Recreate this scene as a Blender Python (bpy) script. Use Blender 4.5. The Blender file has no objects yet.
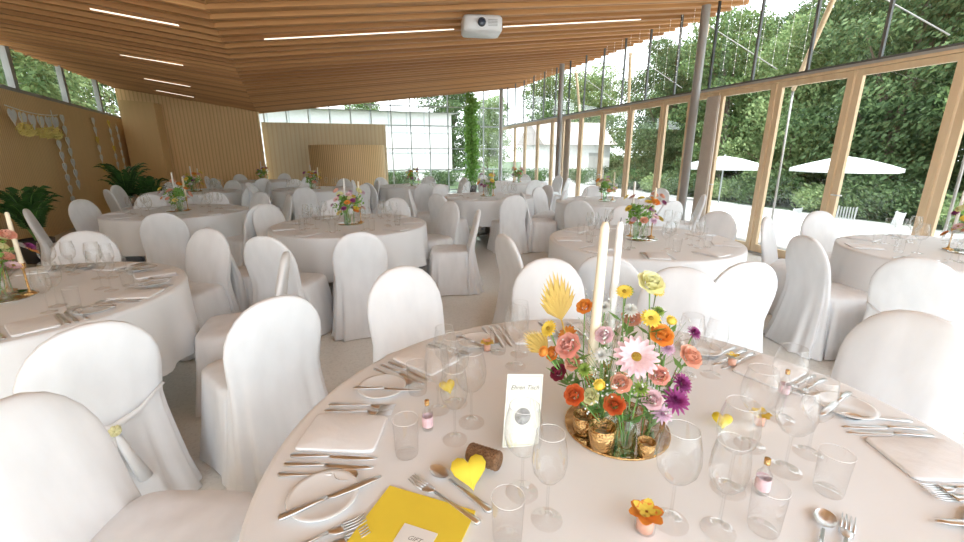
import bpy, math, random
from mathutils import Vector, Matrix
random.seed(7)
R = random.Random(11)
scene = bpy.context.scene
COL = scene.collection
pi = math.pi
sin, cos, rad = math.sin, math.cos, math.radians

# ------------------------------------------------------------------ materials
def newmat(name):
    m = bpy.data.materials.new(name); m.use_nodes = True
    return m, m.node_tree.nodes, m.node_tree.links, m.node_tree.nodes['Principled BSDF']

def mat(name, col, rough=0.6, metal=0.0, col2=None, nscale=8.0, bump=0.0, bscale=30.0,
        stretch=(1, 1, 1), trans=0.0, emit=None, estr=0.0, sheen=0.0, spec=0.5, detail=4.0, bdist=0.02, bdetail=3):
    m, n, l, p = newmat(name)
    p.inputs['Roughness'].default_value = rough
    p.inputs['Metallic'].default_value = metal
    p.inputs['Specular IOR Level'].default_value = spec
    p.inputs['Sheen Weight'].default_value = sheen
    if trans: p.inputs['Transmission Weight'].default_value = trans
    tc = n.new('ShaderNodeTexCoord'); mp = n.new('ShaderNodeMapping')
    mp.inputs['Scale'].default_value = stretch
    l.new(tc.outputs['Object'], mp.inputs['Vector'])
    nz = n.new('ShaderNodeTexNoise'); nz.inputs['Scale'].default_value = nscale
    nz.inputs['Detail'].default_value = detail
    l.new(mp.outputs['Vector'], nz.inputs['Vector'])
    cr = n.new('ShaderNodeValToRGB')
    c2 = col2 if col2 else tuple(c * 0.93 for c in col)
    cr.color_ramp.elements[0].position = 0.32; cr.color_ramp.elements[1].position = 0.68
    cr.color_ramp.elements[0].color = (*c2, 1); cr.color_ramp.elements[1].color = (*col, 1)
    l.new(nz.outputs['Fac'], cr.inputs['Fac'])
    l.new(cr.outputs['Color'], p.inputs['Base Color'])
    if bump:
        nb = n.new('ShaderNodeTexNoise'); nb.inputs['Scale'].default_value = bscale
        nb.inputs['Detail'].default_value = bdetail
        l.new(mp.outputs['Vector'], nb.inputs['Vector'])
        b = n.new('ShaderNodeBump'); b.inputs['Strength'].default_value = bump
        b.inputs['Distance'].default_value = bdist
        l.new(nb.outputs['Fac'], b.inputs['Height']); l.new(b.outputs['Normal'], p.inputs['Normal'])
    if emit:
        p.inputs['Emission Color'].default_value = (*emit, 1)
        p.inputs['Emission Strength'].default_value = estr
    return m

def islandmat(name, c1, c2, rough=0.6, trl=0.0):
    """colour varies from piece to piece (slat to slat, leaf to leaf)"""
    m, n, l, p = newmat(name)
    g = n.new('ShaderNodeNewGeometry'); cr = n.new('ShaderNodeValToRGB')
    cr.color_ramp.elements[0].color = (*c1, 1); cr.color_ramp.elements[1].color = (*c2, 1)
    l.new(g.outputs['Random Per Island'], cr.inputs['Fac'])
    l.new(cr.outputs['Color'], p.inputs['Base Color'])
    p.inputs['Roughness'].default_value = rough
    if trl:
        out = n['Material Output']; t = n.new('ShaderNodeBsdfTranslucent'); mx = n.new('ShaderNodeMixShader')
        mx.inputs['Fac'].default_value = trl
        l.new(cr.outputs['Color'], t.inputs['Color']); l.new(p.outputs[0], mx.inputs[1]); l.new(t.outputs[0], mx.inputs[2])
        l.new(mx.outputs[0], out.inputs['Surface'])
    return m

def glassmat(name, tint=(0.97, 0.98, 0.98), base=0.04, edge=0.75, rough=0.02, blend=0.35):
    m = bpy.data.materials.new(name); m.use_nodes = True
    n, l = m.node_tree.nodes, m.node_tree.links
    for x in list(n): n.remove(x)
    out = n.new('ShaderNodeOutputMaterial'); mix = n.new('ShaderNodeMixShader')
    tr = n.new('ShaderNodeBsdfTransparent'); gl = n.new('ShaderNodeBsdfGlossy')
    tr.inputs['Color'].default_value = (*tint, 1); gl.inputs['Roughness'].default_value = rough
    lw = n.new('ShaderNodeLayerWeight'); lw.inputs['Blend'].default_value = blend
    mr = n.new('ShaderNodeMapRange')
    mr.inputs['To Min'].default_value = base; mr.inputs['To Max'].default_value = edge
    l.new(lw.outputs['Facing'], mr.inputs['Value']); l.new(mr.outputs['Result'], mix.inputs['Fac'])
    l.new(tr.outputs[0], mix.inputs[1]); l.new(gl.outputs[0], mix.inputs[2])
    l.new(mix.outputs[0], out.inputs['Surface'])
    return m

def batten(name, col, dark, scale, axis='X', rough=0.5):
    m, n, l, p = newmat(name)
    tc = n.new('ShaderNodeTexCoord'); w = n.new('ShaderNodeTexWave')
    w.wave_type = 'BANDS'; w.bands_direction = axis; w.inputs['Scale'].default_value = scale
    w.inputs['Distortion'].default_value = 0.0
    l.new(tc.outputs['Object'], w.inputs['Vector'])
    mp = n.new('ShaderNodeMapping'); mp.inputs['Scale'].default_value = (6, 6, 0.5)
    l.new(tc.outputs['Object'], mp.inputs['Vector'])
    nz = n.new('ShaderNodeTexNoise'); nz.inputs['Scale'].default_value = 2.0
    l.new(mp.outputs['Vector'], nz.inputs['Vector'])
    cr = n.new('ShaderNodeValToRGB')
    cr.color_ramp.elements[0].position = 0.05; cr.color_ramp.elements[1].position = 0.3
    cr.color_ramp.elements[0].color = (*dark, 1); cr.color_ramp.elements[1].color = (*col, 1)
    l.new(w.outputs['Fac'], cr.inputs['Fac'])
    mx = n.new('ShaderNodeMixRGB'); mx.blend_type = 'MULTIPLY'; mx.inputs['Fac'].default_value = 0.12
    l.new(cr.outputs['Color'], mx.inputs['Color1']); l.new(nz.outputs['Fac'], mx.inputs['Color2'])
    l.new(mx.outputs['Color'], p.inputs['Base Color'])
    p.inputs['Roughness'].default_value = rough
    b = n.new('ShaderNodeBump'); b.inputs['Strength'].default_value = 0.3
    b.inputs['Distance'].default_value = 0.01
    l.new(w.outputs['Fac'], b.inputs['Height']); l.new(b.outputs['Normal'], p.inputs['Normal'])
    return m

M = {}
M['cloth'] = mat('white_table_linen', (0.875, 0.89, 0.90), 0.75, bump=0.1, bscale=4, sheen=0.1, col2=(0.865, 0.88, 0.89), bdetail=1)
M['chaircloth'] = mat('white_chair_fabric', (0.91, 0.925, 0.94), 0.75, bump=0.3, bscale=5, sheen=0.1, stretch=(1.6, 1.6, 0.5), bdist=.035, bdetail=0.8)
M['napkin'] = mat('white_napkin_cloth', (0.93, 0.94, 0.95), 0.7, bump=0.1, bscale=40)
M['ceil'] = islandmat('ceiling_wood_slats', (0.44, 0.20, 0.065), (0.70, 0.36, 0.135), 0.55)
M['ceildark'] = mat('ceiling_backing', (0.06, 0.024, 0.008), 0.9)
M['oak'] = mat('oak_frame_wood', (0.78, 0.60, 0.39), 0.45, col2=(0.70, 0.52, 0.32), nscale=3, stretch=(5, 5, 0.6))
M['wallwood'] = batten('oak_batten_wall', (0.94, 0.66, 0.33), (0.74, 0.47, 0.20), 5.0, 'Y')
M['panelwood'] = batten('oak_panel_wall', (0.90, 0.60, 0.29), (0.72, 0.45, 0.19), 3.0, 'X')
M['beigewood'] = batten('pale_panel_wall', (0.96, 0.83, 0.56), (0.90, 0.74, 0.45), 2.2, 'X')
M['curvewood'] = batten('curved_batten_wall', (0.92, 0.65, 0.34), (0.60, 0.38, 0.17), 5.0, 'X')
M['steel'] = mat('painted_grey_steel', (0.40, 0.39, 0.37), 0.4, 0.2)
M['darksteel'] = mat('dark_window_profile', (0.16, 0.17, 0.17), 0.4, 0.3)
M['whiteframe'] = mat('pale_window_profile', (0.5, 0.54, 0.55), 0.4, 0.2)
M['glass'] = glassmat('window_glass', (0.975, 0.99, 0.985), 0.03, 0.4, 0.0, 0.3)
M['wine'] = glassmat('drinking_glass', (0.992, 0.995, 0.995), 0.02, 0.85, 0.02, 0.18)
M['greenglass'] = glassmat('green_bottle_glass', (0.72, 0.88, 0.72), 0.05, 0.6, 0.02, 0.3)
M['metal'] = mat('polished_cutlery_steel', (0.90, 0.93, 0.96), 0.3, 1.0)
M['brass'] = mat('hammered_brass', (0.72, 0.46, 0.2), 0.25, 1.0, bump=0.5, bscale=120)
M['mirror'] = mat('mirror_plate', (0.68, 0.67, 0.62), 0.04, 1.0)
M['porcelain'] = mat('white_porcelain', (0.87, 0.88, 0.88), 0.15)
M['wax'] = mat('ivory_candle_wax', (0.93, 0.84, 0.64), 0.4)
M['waxwhite'] = mat('white_candle_wax', (0.92, 0.91, 0.88), 0.4)
M['wick'] = mat('candle_wick', (0.05, 0.04, 0.03), 0.9)
M['curtain'] = mat('taupe_curtain', (0.62, 0.53, 0.44), 0.85, bump=0.2)
M['projector'] = mat('white_projector_plastic', (0.85, 0.85, 0.85), 0.35)
M['black'] = mat('black_plastic', (0.03, 0.03, 0.03), 0.4)
M['lens'] = mat('dark_lens', (0.05, 0.06, 0.09), 0.05)
M['lamp'] = mat('strip_lamp_diffuser', (1, 0.95, 0.85), 0.5, emit=(1, 0.88, 0.7), estr=0.8)
M['leafA'] = islandmat('foliage_green', (0.06, 0.12, 0.035), (0.20, 0.29, 0.10), 0.7, 0.35)
M['leafB'] = islandmat('foliage_light_green', (0.12, 0.20, 0.07), (0.33, 0.42, 0.18), 0.7, 0.4)
M['leafC'] = islandmat('foliage_dark_green', (0.045, 0.09, 0.03), (0.14, 0.21, 0.08), 0.7, 0.3)
M['palm'] = mat('palm_leaf_green', (0.07, 0.18, 0.04), 0.5, col2=(0.03, 0.09, 0.02))
M['ivy'] = islandmat('ivy_green', (0.14, 0.34, 0.05), (0.36, 0.60, 0.16), 0.5, 0.3)
M['bark'] = mat('tree_bark', (0.20, 0.15, 0.11), 0.9, col2=(0.1, 0.075, 0.055), bump=0.6, bscale=10)
M['stem'] = mat('flower_stem_green', (0.20, 0.38, 0.10), 0.6)
M['pot'] = mat('dark_plant_pot', (0.06, 0.055, 0.05), 0.5)
M['terrace'] = mat('terrace_paving', (0.52, 0.51, 0.48), 0.85, nscale=1.5, col2=(0.44, 0.42, 0.4))
M['lawn'] = mat('lawn_ground', (0.06, 0.10, 0.035), 0.95, nscale=1.5, col2=(0.04, 0.07, 0.02))
M['canvas'] = mat('white_parasol_canvas', (0.66, 0.67, 0.66), 0.8)
M['house'] = mat('pale_render_wall', (0.74, 0.74, 0.72), 0.9)
M['roof'] = mat('grey_brown_roof_tiles', (0.42, 0.36, 0.33), 0.8, nscale=10)
M['yellow'] = mat('yellow_paper', (0.93, 0.72, 0.06), 0.7)
M['tulle'] = mat('soft_yellow_tulle', (0.95, 0.80, 0.28), 0.8)
M['card'] = mat('cream_card', (0.86, 0.86, 0.77), 0.7)
M['whitecard'] = mat('white_card', (0.9, 0.9, 0.88), 0.7)
M['olive'] = mat('olive_print', (0.62, 0.63, 0.42), 0.7)
M['ink'] = mat('soft_ink', (0.16, 0.15, 0.12), 0.7)
M['grey'] = mat('grey_photo_print', (0.42, 0.42, 0.4), 0.6, col2=(0.14, 0.14, 0.14), nscale=60)
M['bulb'] = mat('tiny_white_bulb', (0.9, 0.9, 0.85), 0.3, emit=(1, .95, .85), estr=0.6)
M['wicker'] = mat('brown_wicker', (0.36, 0.20, 0.10), 0.7, bump=0.8, bscale=200, col2=(0.22, 0.11, 0.05), nscale=90)
M['goldleaf'] = mat('gold_dried_palm', (0.66, 0.47, 0.13), 0.5)
for k, c in dict(pink=(0.93, 0.66, 0.70), peach=(0.93, 0.50, 0.36), orange=(0.92, 0.36, 0.06), red=(0.75, 0.16, 0.04),
                 yellowf=(0.93, 0.70, 0.10), cream=(0.93, 0.90, 0.50), white=(0.9, 0.9, 0.86), purple=(0.42, 0.07, 0.28),
                 burg=(0.28, 0.03, 0.06), greenf=(0.35, 0.5, 0.1), rosepink=(0.92, 0.46, 0.38), lilac=(0.85, 0.6, 0.75)).items():
    M[k] = mat('petal_' + k, c, 0.6, nscale=60, col2=tuple(x * 0.8 for x in c))
M['disk'] = mat('flower_disk_brown_yellow', (0.55, 0.35, 0.04), 0.9, bump=0.8, bscale=300)

# terrazzo floor
m, n, l, p = newmat('terrazzo'); M['floor'] = m
tc = n.new('ShaderNodeTexCoord'); vo = n.new('ShaderNodeTexVoronoi'); vo.inputs['Scale'].default_value = 80
l.new(tc.outputs['Object'], vo.inputs['Vector'])
cr = n.new('ShaderNodeValToRGB'); e = cr.color_ramp.elements
e[0].position = 0.0; e[0].color = (0.80, 0.81, 0.77, 1); e[1].position = 1; e[1].color = (0.90, 0.91, 0.87, 1)
x = e.new(0.3); x.color = (0.87, 0.88, 0.84, 1)
sp = n.new('ShaderNodeSeparateColor'); l.new(vo.outputs['Color'], sp.inputs['Color'])
l.new(sp.outputs[0], cr.inputs['Fac']); l.new(cr.outputs['Color'], p.inputs['Base Color'])
p.inputs['Roughness'].default_value = 0.1; p.inputs['Specular IOR Level'].default_value = 0.8

# ------------------------------------------------------------------ mesh builder
class MB:
    def __init__(s): s.v = []; s.f = []; s.mi = []; s.mats = []
    def idx(s, m):
        if m not in s.mats: s.mats.append(m)
        return s.mats.index(m)
    def add(s, vs, fs, m):
        o = len(s.v); i = s.idx(m)
        s.v += [tuple(a) for a in vs]
        for f in fs: s.f.append(tuple(a + o for a in f)); s.mi.append(i)
        return s
    def merge(s, o, mtx=None):
        vs = o.v if mtx is None else [tuple(mtx @ Vector(a)) for a in o.v]
        k = len(s.v); s.v += vs
        for f, i in zip(o.f, o.mi):
            s.f.append(tuple(a + k for a in f)); s.mi.append(s.idx(o.mats[i]))
        return s
    def mesh(s, name, smooth=True):
        me = bpy.data.meshes.new(name); me.from_pydata(s.v, [], s.f)
        for m in s.mats: me.materials.append(M[m])
        me.polygons.foreach_set('material_index', s.mi)
        me.polygons.foreach_set('use_smooth', [smooth] * len(s.f))
        me.update(); return me
    # primitives
    def box(s, x0, x1, y0, y1, z0, z1, m):
        vs = [(x, y, z) for z in (z0, z1) for y in (y0, y1) for x in (x0, x1)]
        return s.add(vs, [(0, 2, 3, 1), (4, 5, 7, 6), (0, 1, 5, 4), (2, 6, 7, 3), (0, 4, 6, 2), (1, 3, 7, 5)], m)
    def loft(s, rings, m, cb=False, ct=False, closed=True):
        nn = len(rings[0]); vs = [p for r in rings for p in r]; fs = []
        for i in range(len(rings) - 1):
            for j in range(nn if closed else nn - 1):
                a = i * nn + j; b = i * nn + (j + 1) % nn
                fs.append((a, b, b + nn, a + nn))
        if cb:
            c = len(vs); r = rings[0]; vs.append(tuple(sum(q[k] for q in r) / nn for k in range(3)))
            fs += [(c, (j + 1) % nn, j) for j in range(nn)]
        if ct:
            c = len(vs); r = rings[-1]; o = (len(rings) - 1) * nn
            vs.append(tuple(sum(q[k] for q in r) / nn for k in range(3)))
            fs += [(c, o + j, o + (j + 1) % nn) for j in range(nn)]
        return s.add(vs, fs, m)
    def lathe(s, prof, m, seg=20, c=(0, 0, 0), cb=False, ct=False):
        rings = [[(c[0] + r * cos(2 * pi * j / seg), c[1] + r * sin(2 * pi * j / seg), c[2] + z) for j in range(seg)] for r, z in prof]
        return s.loft(rings, m, cb, ct)
    def tube(s, pts, rr, m, seg=6, cap=True):
        pts = [Vector(p) for p in pts]
        if not isinstance(rr, (list, tuple)): rr = [rr] * len(pts)
        rings = []
        for i, p in enumerate(pts):
            d = (pts[min(i + 1, len(pts) - 1)] - pts[max(i - 1, 0)]).normalized()
            a = d.cross(Vector((0, 0, 1)))
            if a.length < 0.05: a = d.cross(Vector((1, 0, 0)))
            a.normalize(); b = d.cross(a)
            rings.append([tuple(p + rr[i] * (cos(2 * pi * j / seg) * a + sin(2 * pi * j / seg) * b)) for j in range(seg)])
        return s.loft(rings, m, cap, cap)

def O(name, me, parent=None, loc=(0, 0, 0), rot=(0, 0, 0), sc=1.0, **kw):
    ob = bpy.data.objects.new(name, me); COL.objects.link(ob)
    ob.location = loc; ob.rotation_euler = rot
    ob.scale = (sc, sc, sc) if isinstance(sc, (int, float)) else sc
    if parent: ob.parent = parent
    for k, v in kw.items():
        if v is not None: ob[k] = v
    return ob

class Tpl:
    """thing made of parts [(partname, MB)]"""
    def __init__(s, name, parts, smooth=True):
        s.name = name; s.parts = [(pn, mb.mesh(name + '_' + pn, smooth)) for pn, mb in parts]
        j = MB()
        for _, mb in parts: j.merge(mb)
        s.j = j; s.smooth = smooth; s.single = None
    def put(s, loc, rotz=0.0, label='', cat='', group=None, sc=1.0, single=False, rot=None):
        r = rot if rot else (0, 0, rotz)
        if single or len(s.parts) == 1:
            if s.single is None: s.single = s.j.mesh(s.name, s.smooth)
            return O(s.name, s.single, None, loc, r, sc, label=label, category=cat, group=group)
        e = O(s.name, None, None, loc, r, sc, label=label, category=cat, group=group)
        e.empty_display_size = 0.05
        for pn, me in s.parts: O(pn, me, e)
        return e

def thing(name, mb, label, cat, loc=(0, 0, 0), rot=(0, 0, 0), smooth=False, group=None, sc=1.0):
    return O(name, mb.mesh(name, smooth), None, loc, rot, sc, label=label, category=cat, group=group)

# ------------------------------------------------------------------ room frame
ANG = rad(16.3); OX, OY = 4.37, 5.89
CU, SU = cos(ANG), sin(ANG)
def W(X, Y, Z=0.0): return (OX + X * CU - Y * SU, OY + X * SU + Y * CU, Z)
RL = (OX, OY, 0); RR = (0, 0, ANG)
def struct(name, mb, smooth=False, **kw):
    return O(name, mb.mesh(name, smooth), None, RL, RR, kind='structure', **kw)

def qf(Y): return 7.26 + (Y - 1.5) * 0.1425
def zf(Y): return 3.03 - (Y - 1.5) * 0.0175
def ze(Y): return 3.85 + Y * 0.008
def xl(Y): return -11.2 - (Y - 4.87) * 0.19
def zl(Y): return 3.26 + (Y - 4.87) * 0.026
def zc(X, Y):
    q = -X
    if q <= qf(Y): return ze(Y) + (zf(Y) - ze(Y)) * q / qf(Y)
    t = (q - qf(Y)) / (-xl(Y) - qf(Y))
    return zf(Y) + (zl(Y) - zf(Y)) * t

# floor
mb = MB().box(-14.5, 0.12, -9, 13.1, -0.2, 0.0, 'floor'); struct('floor', mb)
# ceiling
mb = MB()
ys = [-6.5 + 0.5 * i for i in range(40)]
ys = [y for y in ys if y <= 13.0] + [13.05]
for (xa, xb) in (('L', 'F'), ('F', 'E')):
    rings = []
    for y in ys:
        pts = {'L': (xl(y) - 0.3, y, zl(y) + 0.06), 'F': (-qf(y), y, zf(y) + 0.06), 'E': (0.8, y, ze(y) + 0.15)}
        a, b = pts[xa], pts[xb]
        rings.append([a, b, (b[0], b[1], b[2] + 0.15), (a[0], a[1], a[2] + 0.15)])
    mb.loft(rings, 'ceildark')
def bar(A, B, w, h, m='ceil', mb=mb):
    vs = []
    for P in (A, B):
        for dy in (-w / 2, w / 2):
            for dz in (0, -h): vs.append((P[0], P[1] + dy, P[2] + dz))
    mb.add(vs, [(0, 1, 3, 2), (4, 6, 7, 5), (0, 4, 5, 1), (2, 3, 7, 6), (1, 5, 7, 3), (0, 2, 6, 4)], m)
SK = 0.36   # side-bay slats run square to the side wall
SP = 0.118; BW = 0.066
y = -6.45; i = 0
while y < 13.0:
    h = (0.07, 0.11, 0.09)[i % 3]
    bar((-qf(y), y, zf(y) + 0.07), (0.75, y, ze(y) + 0.15), BW, h)
    y += SP; i += 1
y = -5.0; i = 0
while y < 14.3:
    if y <= 12.95: F_ = (-qf(y) + 0.02, y, zf(y) + 0.07)
    ye = y - SK * 4.0
    if ye < 12.95:
        L_ = (xl(ye) - 0.1, ye, zl(ye) + 0.07)
        if y > 12.95:
            t = (y - 12.95) / (SK * 4.0)
            Fx = -qf(y) + (xl(ye) + qf(y)) * t; F_ = (Fx, 12.95, zc(Fx, 12.95) + 0.07)
        bar(F_, L_, BW, (0.07, 0.11, 0.09)[i % 3])
    y += SP; i += 1
struct('ceiling', mb)

# strip lamps
def strip(Y, x0, x1, Yb=None):
    Yb = Y if Yb is None else Yb
    mb = MB(); bar((x0, Y, zc(x0, Y) - 0.052), (x1, Yb, zc(x1, Yb) - 0.052), 0.032, 0.012, 'lamp', mb)
    O('strip_lamp', mb.mesh('strip_lamp', False), None, RL, RR, label='narrow glowing linear lamp between the ceiling slats',
      category='lamp', group='linear lamps in the ceiling')
strip(2.75, -6.9, -4.2); strip(2.75, -3.4, -0.9)
for Y, a, b in ((1.9, -8.5, -7.75), (4.7, -9.4, -8.6), (7.7, -10.2, -9.4), (10.3, -10.9, -10.1)): strip(Y, a, b, Y + SK * (b - a))

# left wall + clerestory
def quadwall(P, Q, z0, z1a, z1b, th, m, mb=None):
    mb = mb or MB()
    vs = [(P[0], P[1], z0), (Q[0], Q[1], z0), (Q[0], Q[1], z1b), (P[0], P[1], z1a)]
    vs += [(v[0] - th, v[1], v[2]) for v in vs]
    return mb.add(vs, [(0, 1, 2, 3), (4, 7, 6, 5), (0, 4, 5, 1), (3, 2, 6, 7), (0, 3, 7, 4), (1, 5, 6, 2)], m)
struct('wall_left', quadwall((xl(-7), -7), (xl(12.8), 12.8), 0, 2.5, 2.5, 0.2, 'wallwood'))
k = 1; yy = -6.5; wn = 1
while yy < 12.5:
    y2 = min(yy + 2.4, 12.75); mb = MB()
    for (ya, yb) in ((yy, yy + 0.07), (y2 - 0.07, y2)):
        quadwall((xl(ya), ya), (xl(yb), yb), 2.5, zl(ya) + .02, zl(yb) + .02, 0.1, 'steel', mb)
    quadwall((xl(yy), yy), (xl(y2), y2), 2.5, 2.56, 2.56, 0.1, 'steel', mb)
    w = struct('window_%d' % wn, mb)
    g = MB(); g.add([(xl(yy) - .06, yy, 2.5), (xl(y2) - .06, y2, 2.5), (xl(y2) - .06, y2, zl(y2)), (xl(yy) - .06, yy, zl(yy))], [(0, 1, 2, 3)], 'glass')
    O('glass_pane', g.mesh('glass_pane', False), w)
    yy = y2; wn += 1
# back walls
def wallY(name, x0, x1, y, z0, za, zb, th, m):
    mb = MB(); vs = [(x0, y, z0), (x1, y, z0), (x1, y, zb), (x0, y, za)]
    vs += [(v[0], v[1] + th, v[2]) for v in vs]
    mb.add(vs, [(0, 1, 2, 3), (4, 7, 6, 5), (0, 4, 5, 1), (3, 2, 6, 7), (0, 3, 7, 4), (1, 5, 6, 2)], m)
    return struct(name, mb)
wallY('wall_back', -12.6, -8.75, 12.1, 0, zc(-12.5, 12.1) - .05, zc(-8.75, 12.1) - .03, 0.2, 'panelwood')
wallY('wall_back_pale', -8.74, -4.6, 12.45, 0, 2.5, 2.5, 0.15, 'beigewood')
wallY('wall_pier', -12.35, -11.45, 11.5, 0, 3.0, 2.95, 0.55, 'wallwood')
# curved slatted wall
mb = MB(); rings = []
for a in range(0, 181, 4):
    t = rad(180 + a)
    rings.append([(-6.0 + r * cos(t), 12.0 + r * sin(t), z) for r, z in ((1.28, 0), (1.28, 1.75), (1.2, 1.75), (1.2, 0))])
mb.loft(rings, 'curvewood', True, True)
struct('wall_curved', mb)
# back glazing
mb = MB(); x = -8.7
xs = []
while x < -0.05: xs.append(x); x += 0.725
xs.append(-0.05)
for x in xs: mb.box(x - 0.02, x + 0.02, 12.85, 12.91, 0, zc(x, 12.8) - 0.02, 'whiteframe')
for z in (0.06, 0.85, 1.65, 2.5, 3.2):
    x0 = -8.7
    if z > 2.8: x0 = -5.3
    mb.box(x0, -0.05, 12.86, 12.9, z - 0.02, z + 0.02, 'whiteframe')
w = struct('window_%d' % wn, mb); wn += 1
g = MB(); g.add([(-8.7, 12.89, 0), (0, 12.89, 0), (0, 12.89, zc(0, 12.8)), (-8.7, 12.89, zc(-8.7, 12.8))], [(0, 1, 2, 3)], 'glass')
O('glass_pane', g.mesh('glass_pane', False), w)

# window wall: doors, upper lights, columns
cols = [-3.1, 1.965, 7.04, 12.1]
frames = [-6.2, -5.2, -4.15, -3.42, -2.4, -1.38, -0.36, 0.66, 1.68, 2.3, 3.03, 4.1, 5.2, 6.25, 7.3, 8.0, 9.1, 10.2, 11.2, 12.8]
dn = 1
for a, b in zip(frames[:-1], frames[1:]):
    mb = MB(); s = 0.085
    mb.box(-0.025, 0.025, a + .012, a + s, 0.03, 2.44, 'oak').box(-0.025, 0.025, b - s, b - .012, 0.03, 2.44, 'oak')
    mb.box(-0.025, 0.025, a + s, b - s, 0.03, 0.14, 'oak').box(-0.025, 0.025, a + s, b - s, 2.37, 2.44, 'oak')
    d = struct('door_%d' % dn, mb); dn += 1
    g = MB(); g.add([(0, a + s, 0.1), (0, b - s, 0.1), (0, b - s, 2.39), (0, a + s, 2.39)], [(0, 1, 2, 3)], 'glass')
    O('glass_pane', g.mesh('glass_pane', False), d)
    if b - a > 0.8 and dn % 2:
        h = MB().tube([(-0.025, b - 0.045, 0.98), (-0.07, b - 0.045, 0.98), (-0.07, b - 0.17, 0.98)], 0.01, 'metal')
        O('door_handle', h.mesh('door_handle'), d)
mb = MB().box(-0.04, 0.04, -7, 12.85, 2.445, 2.48, 'oak'); struct('trim_1', mb)
mb = MB().box(-0.02, 0.03, -7, 12.85, 2.48, 2.515, 'whiteframe'); struct('trim_2', mb)
mb = MB().box(-0.04, 0.06, -7, 12.85, 0.0, 0.03, 'steel'); struct('trim_3', mb)
for a, b in zip([-7] + cols, cols + [12.85]):
    mb = MB(); nn = max(1, round((b - a) / 0.85))
    for i in range(nn + 1):
        y = a + (b - a) * i / nn
        mb.box(-0.015, 0.02, y - 0.016, y + 0.016, 2.515, ze(y) + 0.05, 'darksteel')
    mb.box(-0.015, 0.02, a, b, 2.515, 2.54, 'darksteel')
    w = struct('window_%d' % wn, mb); wn += 1
    g = MB(); g.add([(0, a, 2.515), (0, b, 2.515), (0, b, ze(b) + .05), (0, a, ze(a) + .05)], [(0, 1, 2, 3)], 'glass')
    O('glass_pane', g.mesh('glass_pane', False), w)
for c in cols:
    mb = MB().lathe([(0.12, 0), (0.12, 0.015), (0.068, 0.02), (0.068, zc(-0.25, c) - 0.08)], 'steel', 20)
    thing('steel_column', mb, 'round grey steel column standing beside the glass doors', 'column', W(-0.25, c), RR, True, 'steel columns along the glass front')
# fairy light strings hanging before the upper panes
rs = random.Random(4)
for y in [0.3 + .22 * i for i in range(7)] + [2.4 + .3 * i for i in range(10)] + [8 + .4 * i for i in range(6)]:
    mb = MB(); z1 = ze(y) + .06; z0 = 2.62 + rs.random() * .15
    mb.tube([(0, 0, z0), (0, 0, z1)], .0025, 'whitecard', 3)
    z = z0
    while z < z1 - .05: mb.lathe([(0, -.009), (.009, 0), (0, .009)], 'bulb', 5, (0, 0, z)); z += .09
    thing('fairy_light_string', mb, 'thin vertical string of tiny white fairy lights', 'string lights', W(-0.09, y), RR, True, 'fairy light strings at the upper panes')
# curtains
def curtain(y0, wd):
    mb = MB(); nn = 60
    rings = []
    for z in (0.03, 0.6, 1.4, 2.1, 2.38):
        amp = 0.045 - 0.01 * z
        rings.append([(-0.12 + amp * sin(j * 1.05), wd * j / nn, z) for j in range(nn + 1)])
    mb.loft(rings, 'curtain', closed=False)
    thing('curtain', mb, 'gathered taupe floor-length curtain beside a column', 'curtain', W(0, y0), RR, True, 'curtains at the glass front')
for c in cols[:3]: curtain(c - 0.40, 0.26)
curtain(cols[2] + .1, .22)

# exterior --------------------------------------------------------------
mb = MB().box(0.12, 5.2, -20, 30, -0.25, -0.03, 'terrace')
O('terrace_paving', mb.mesh('terrace'), None, RL, RR, kind='structure')
mb = MB(); mb.add([(5.2, -30, -0.05), (8.5, -30, -0.95), (8.5, 60, -0.95), (5.2, 60, -0.05)], [(0, 1, 2, 3)], 'terrace')
mb.add([(8.5, -30, -0.95), (12.5, -30, -0.95), (12.5, 60, -0.95), (8.5, 60, -0.95)], [(0, 1, 2, 3)], 'terrace')
mb.add([(12.5, -60, -0.95), (120, -60, -0.95), (120, 120, -0.95), (12.5, 120, -0.95)], [(0, 1, 2, 3)], 'lawn')
O('garden_ground', mb.mesh('garden_ground', False), None, RL, RR, kind='structure')
mb = MB(); mb.add([(-120, 13.2, -0.2), (5.1, 13.2, -0.2), (5.1, 120, -0.2), (-120, 120, -0.2)], [(0, 1, 2, 3)], 'lawn')
mb.add([(-120, -60, -0.2), (-14.6, -60, -0.2), (-14.6, 13.2, -0.2), (-120, 13.2, -0.2)], [(0, 1, 2, 3)], 'lawn')
O('lawn', mb.mesh('lawn', False), None, RL, RR, kind='structure')

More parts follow.
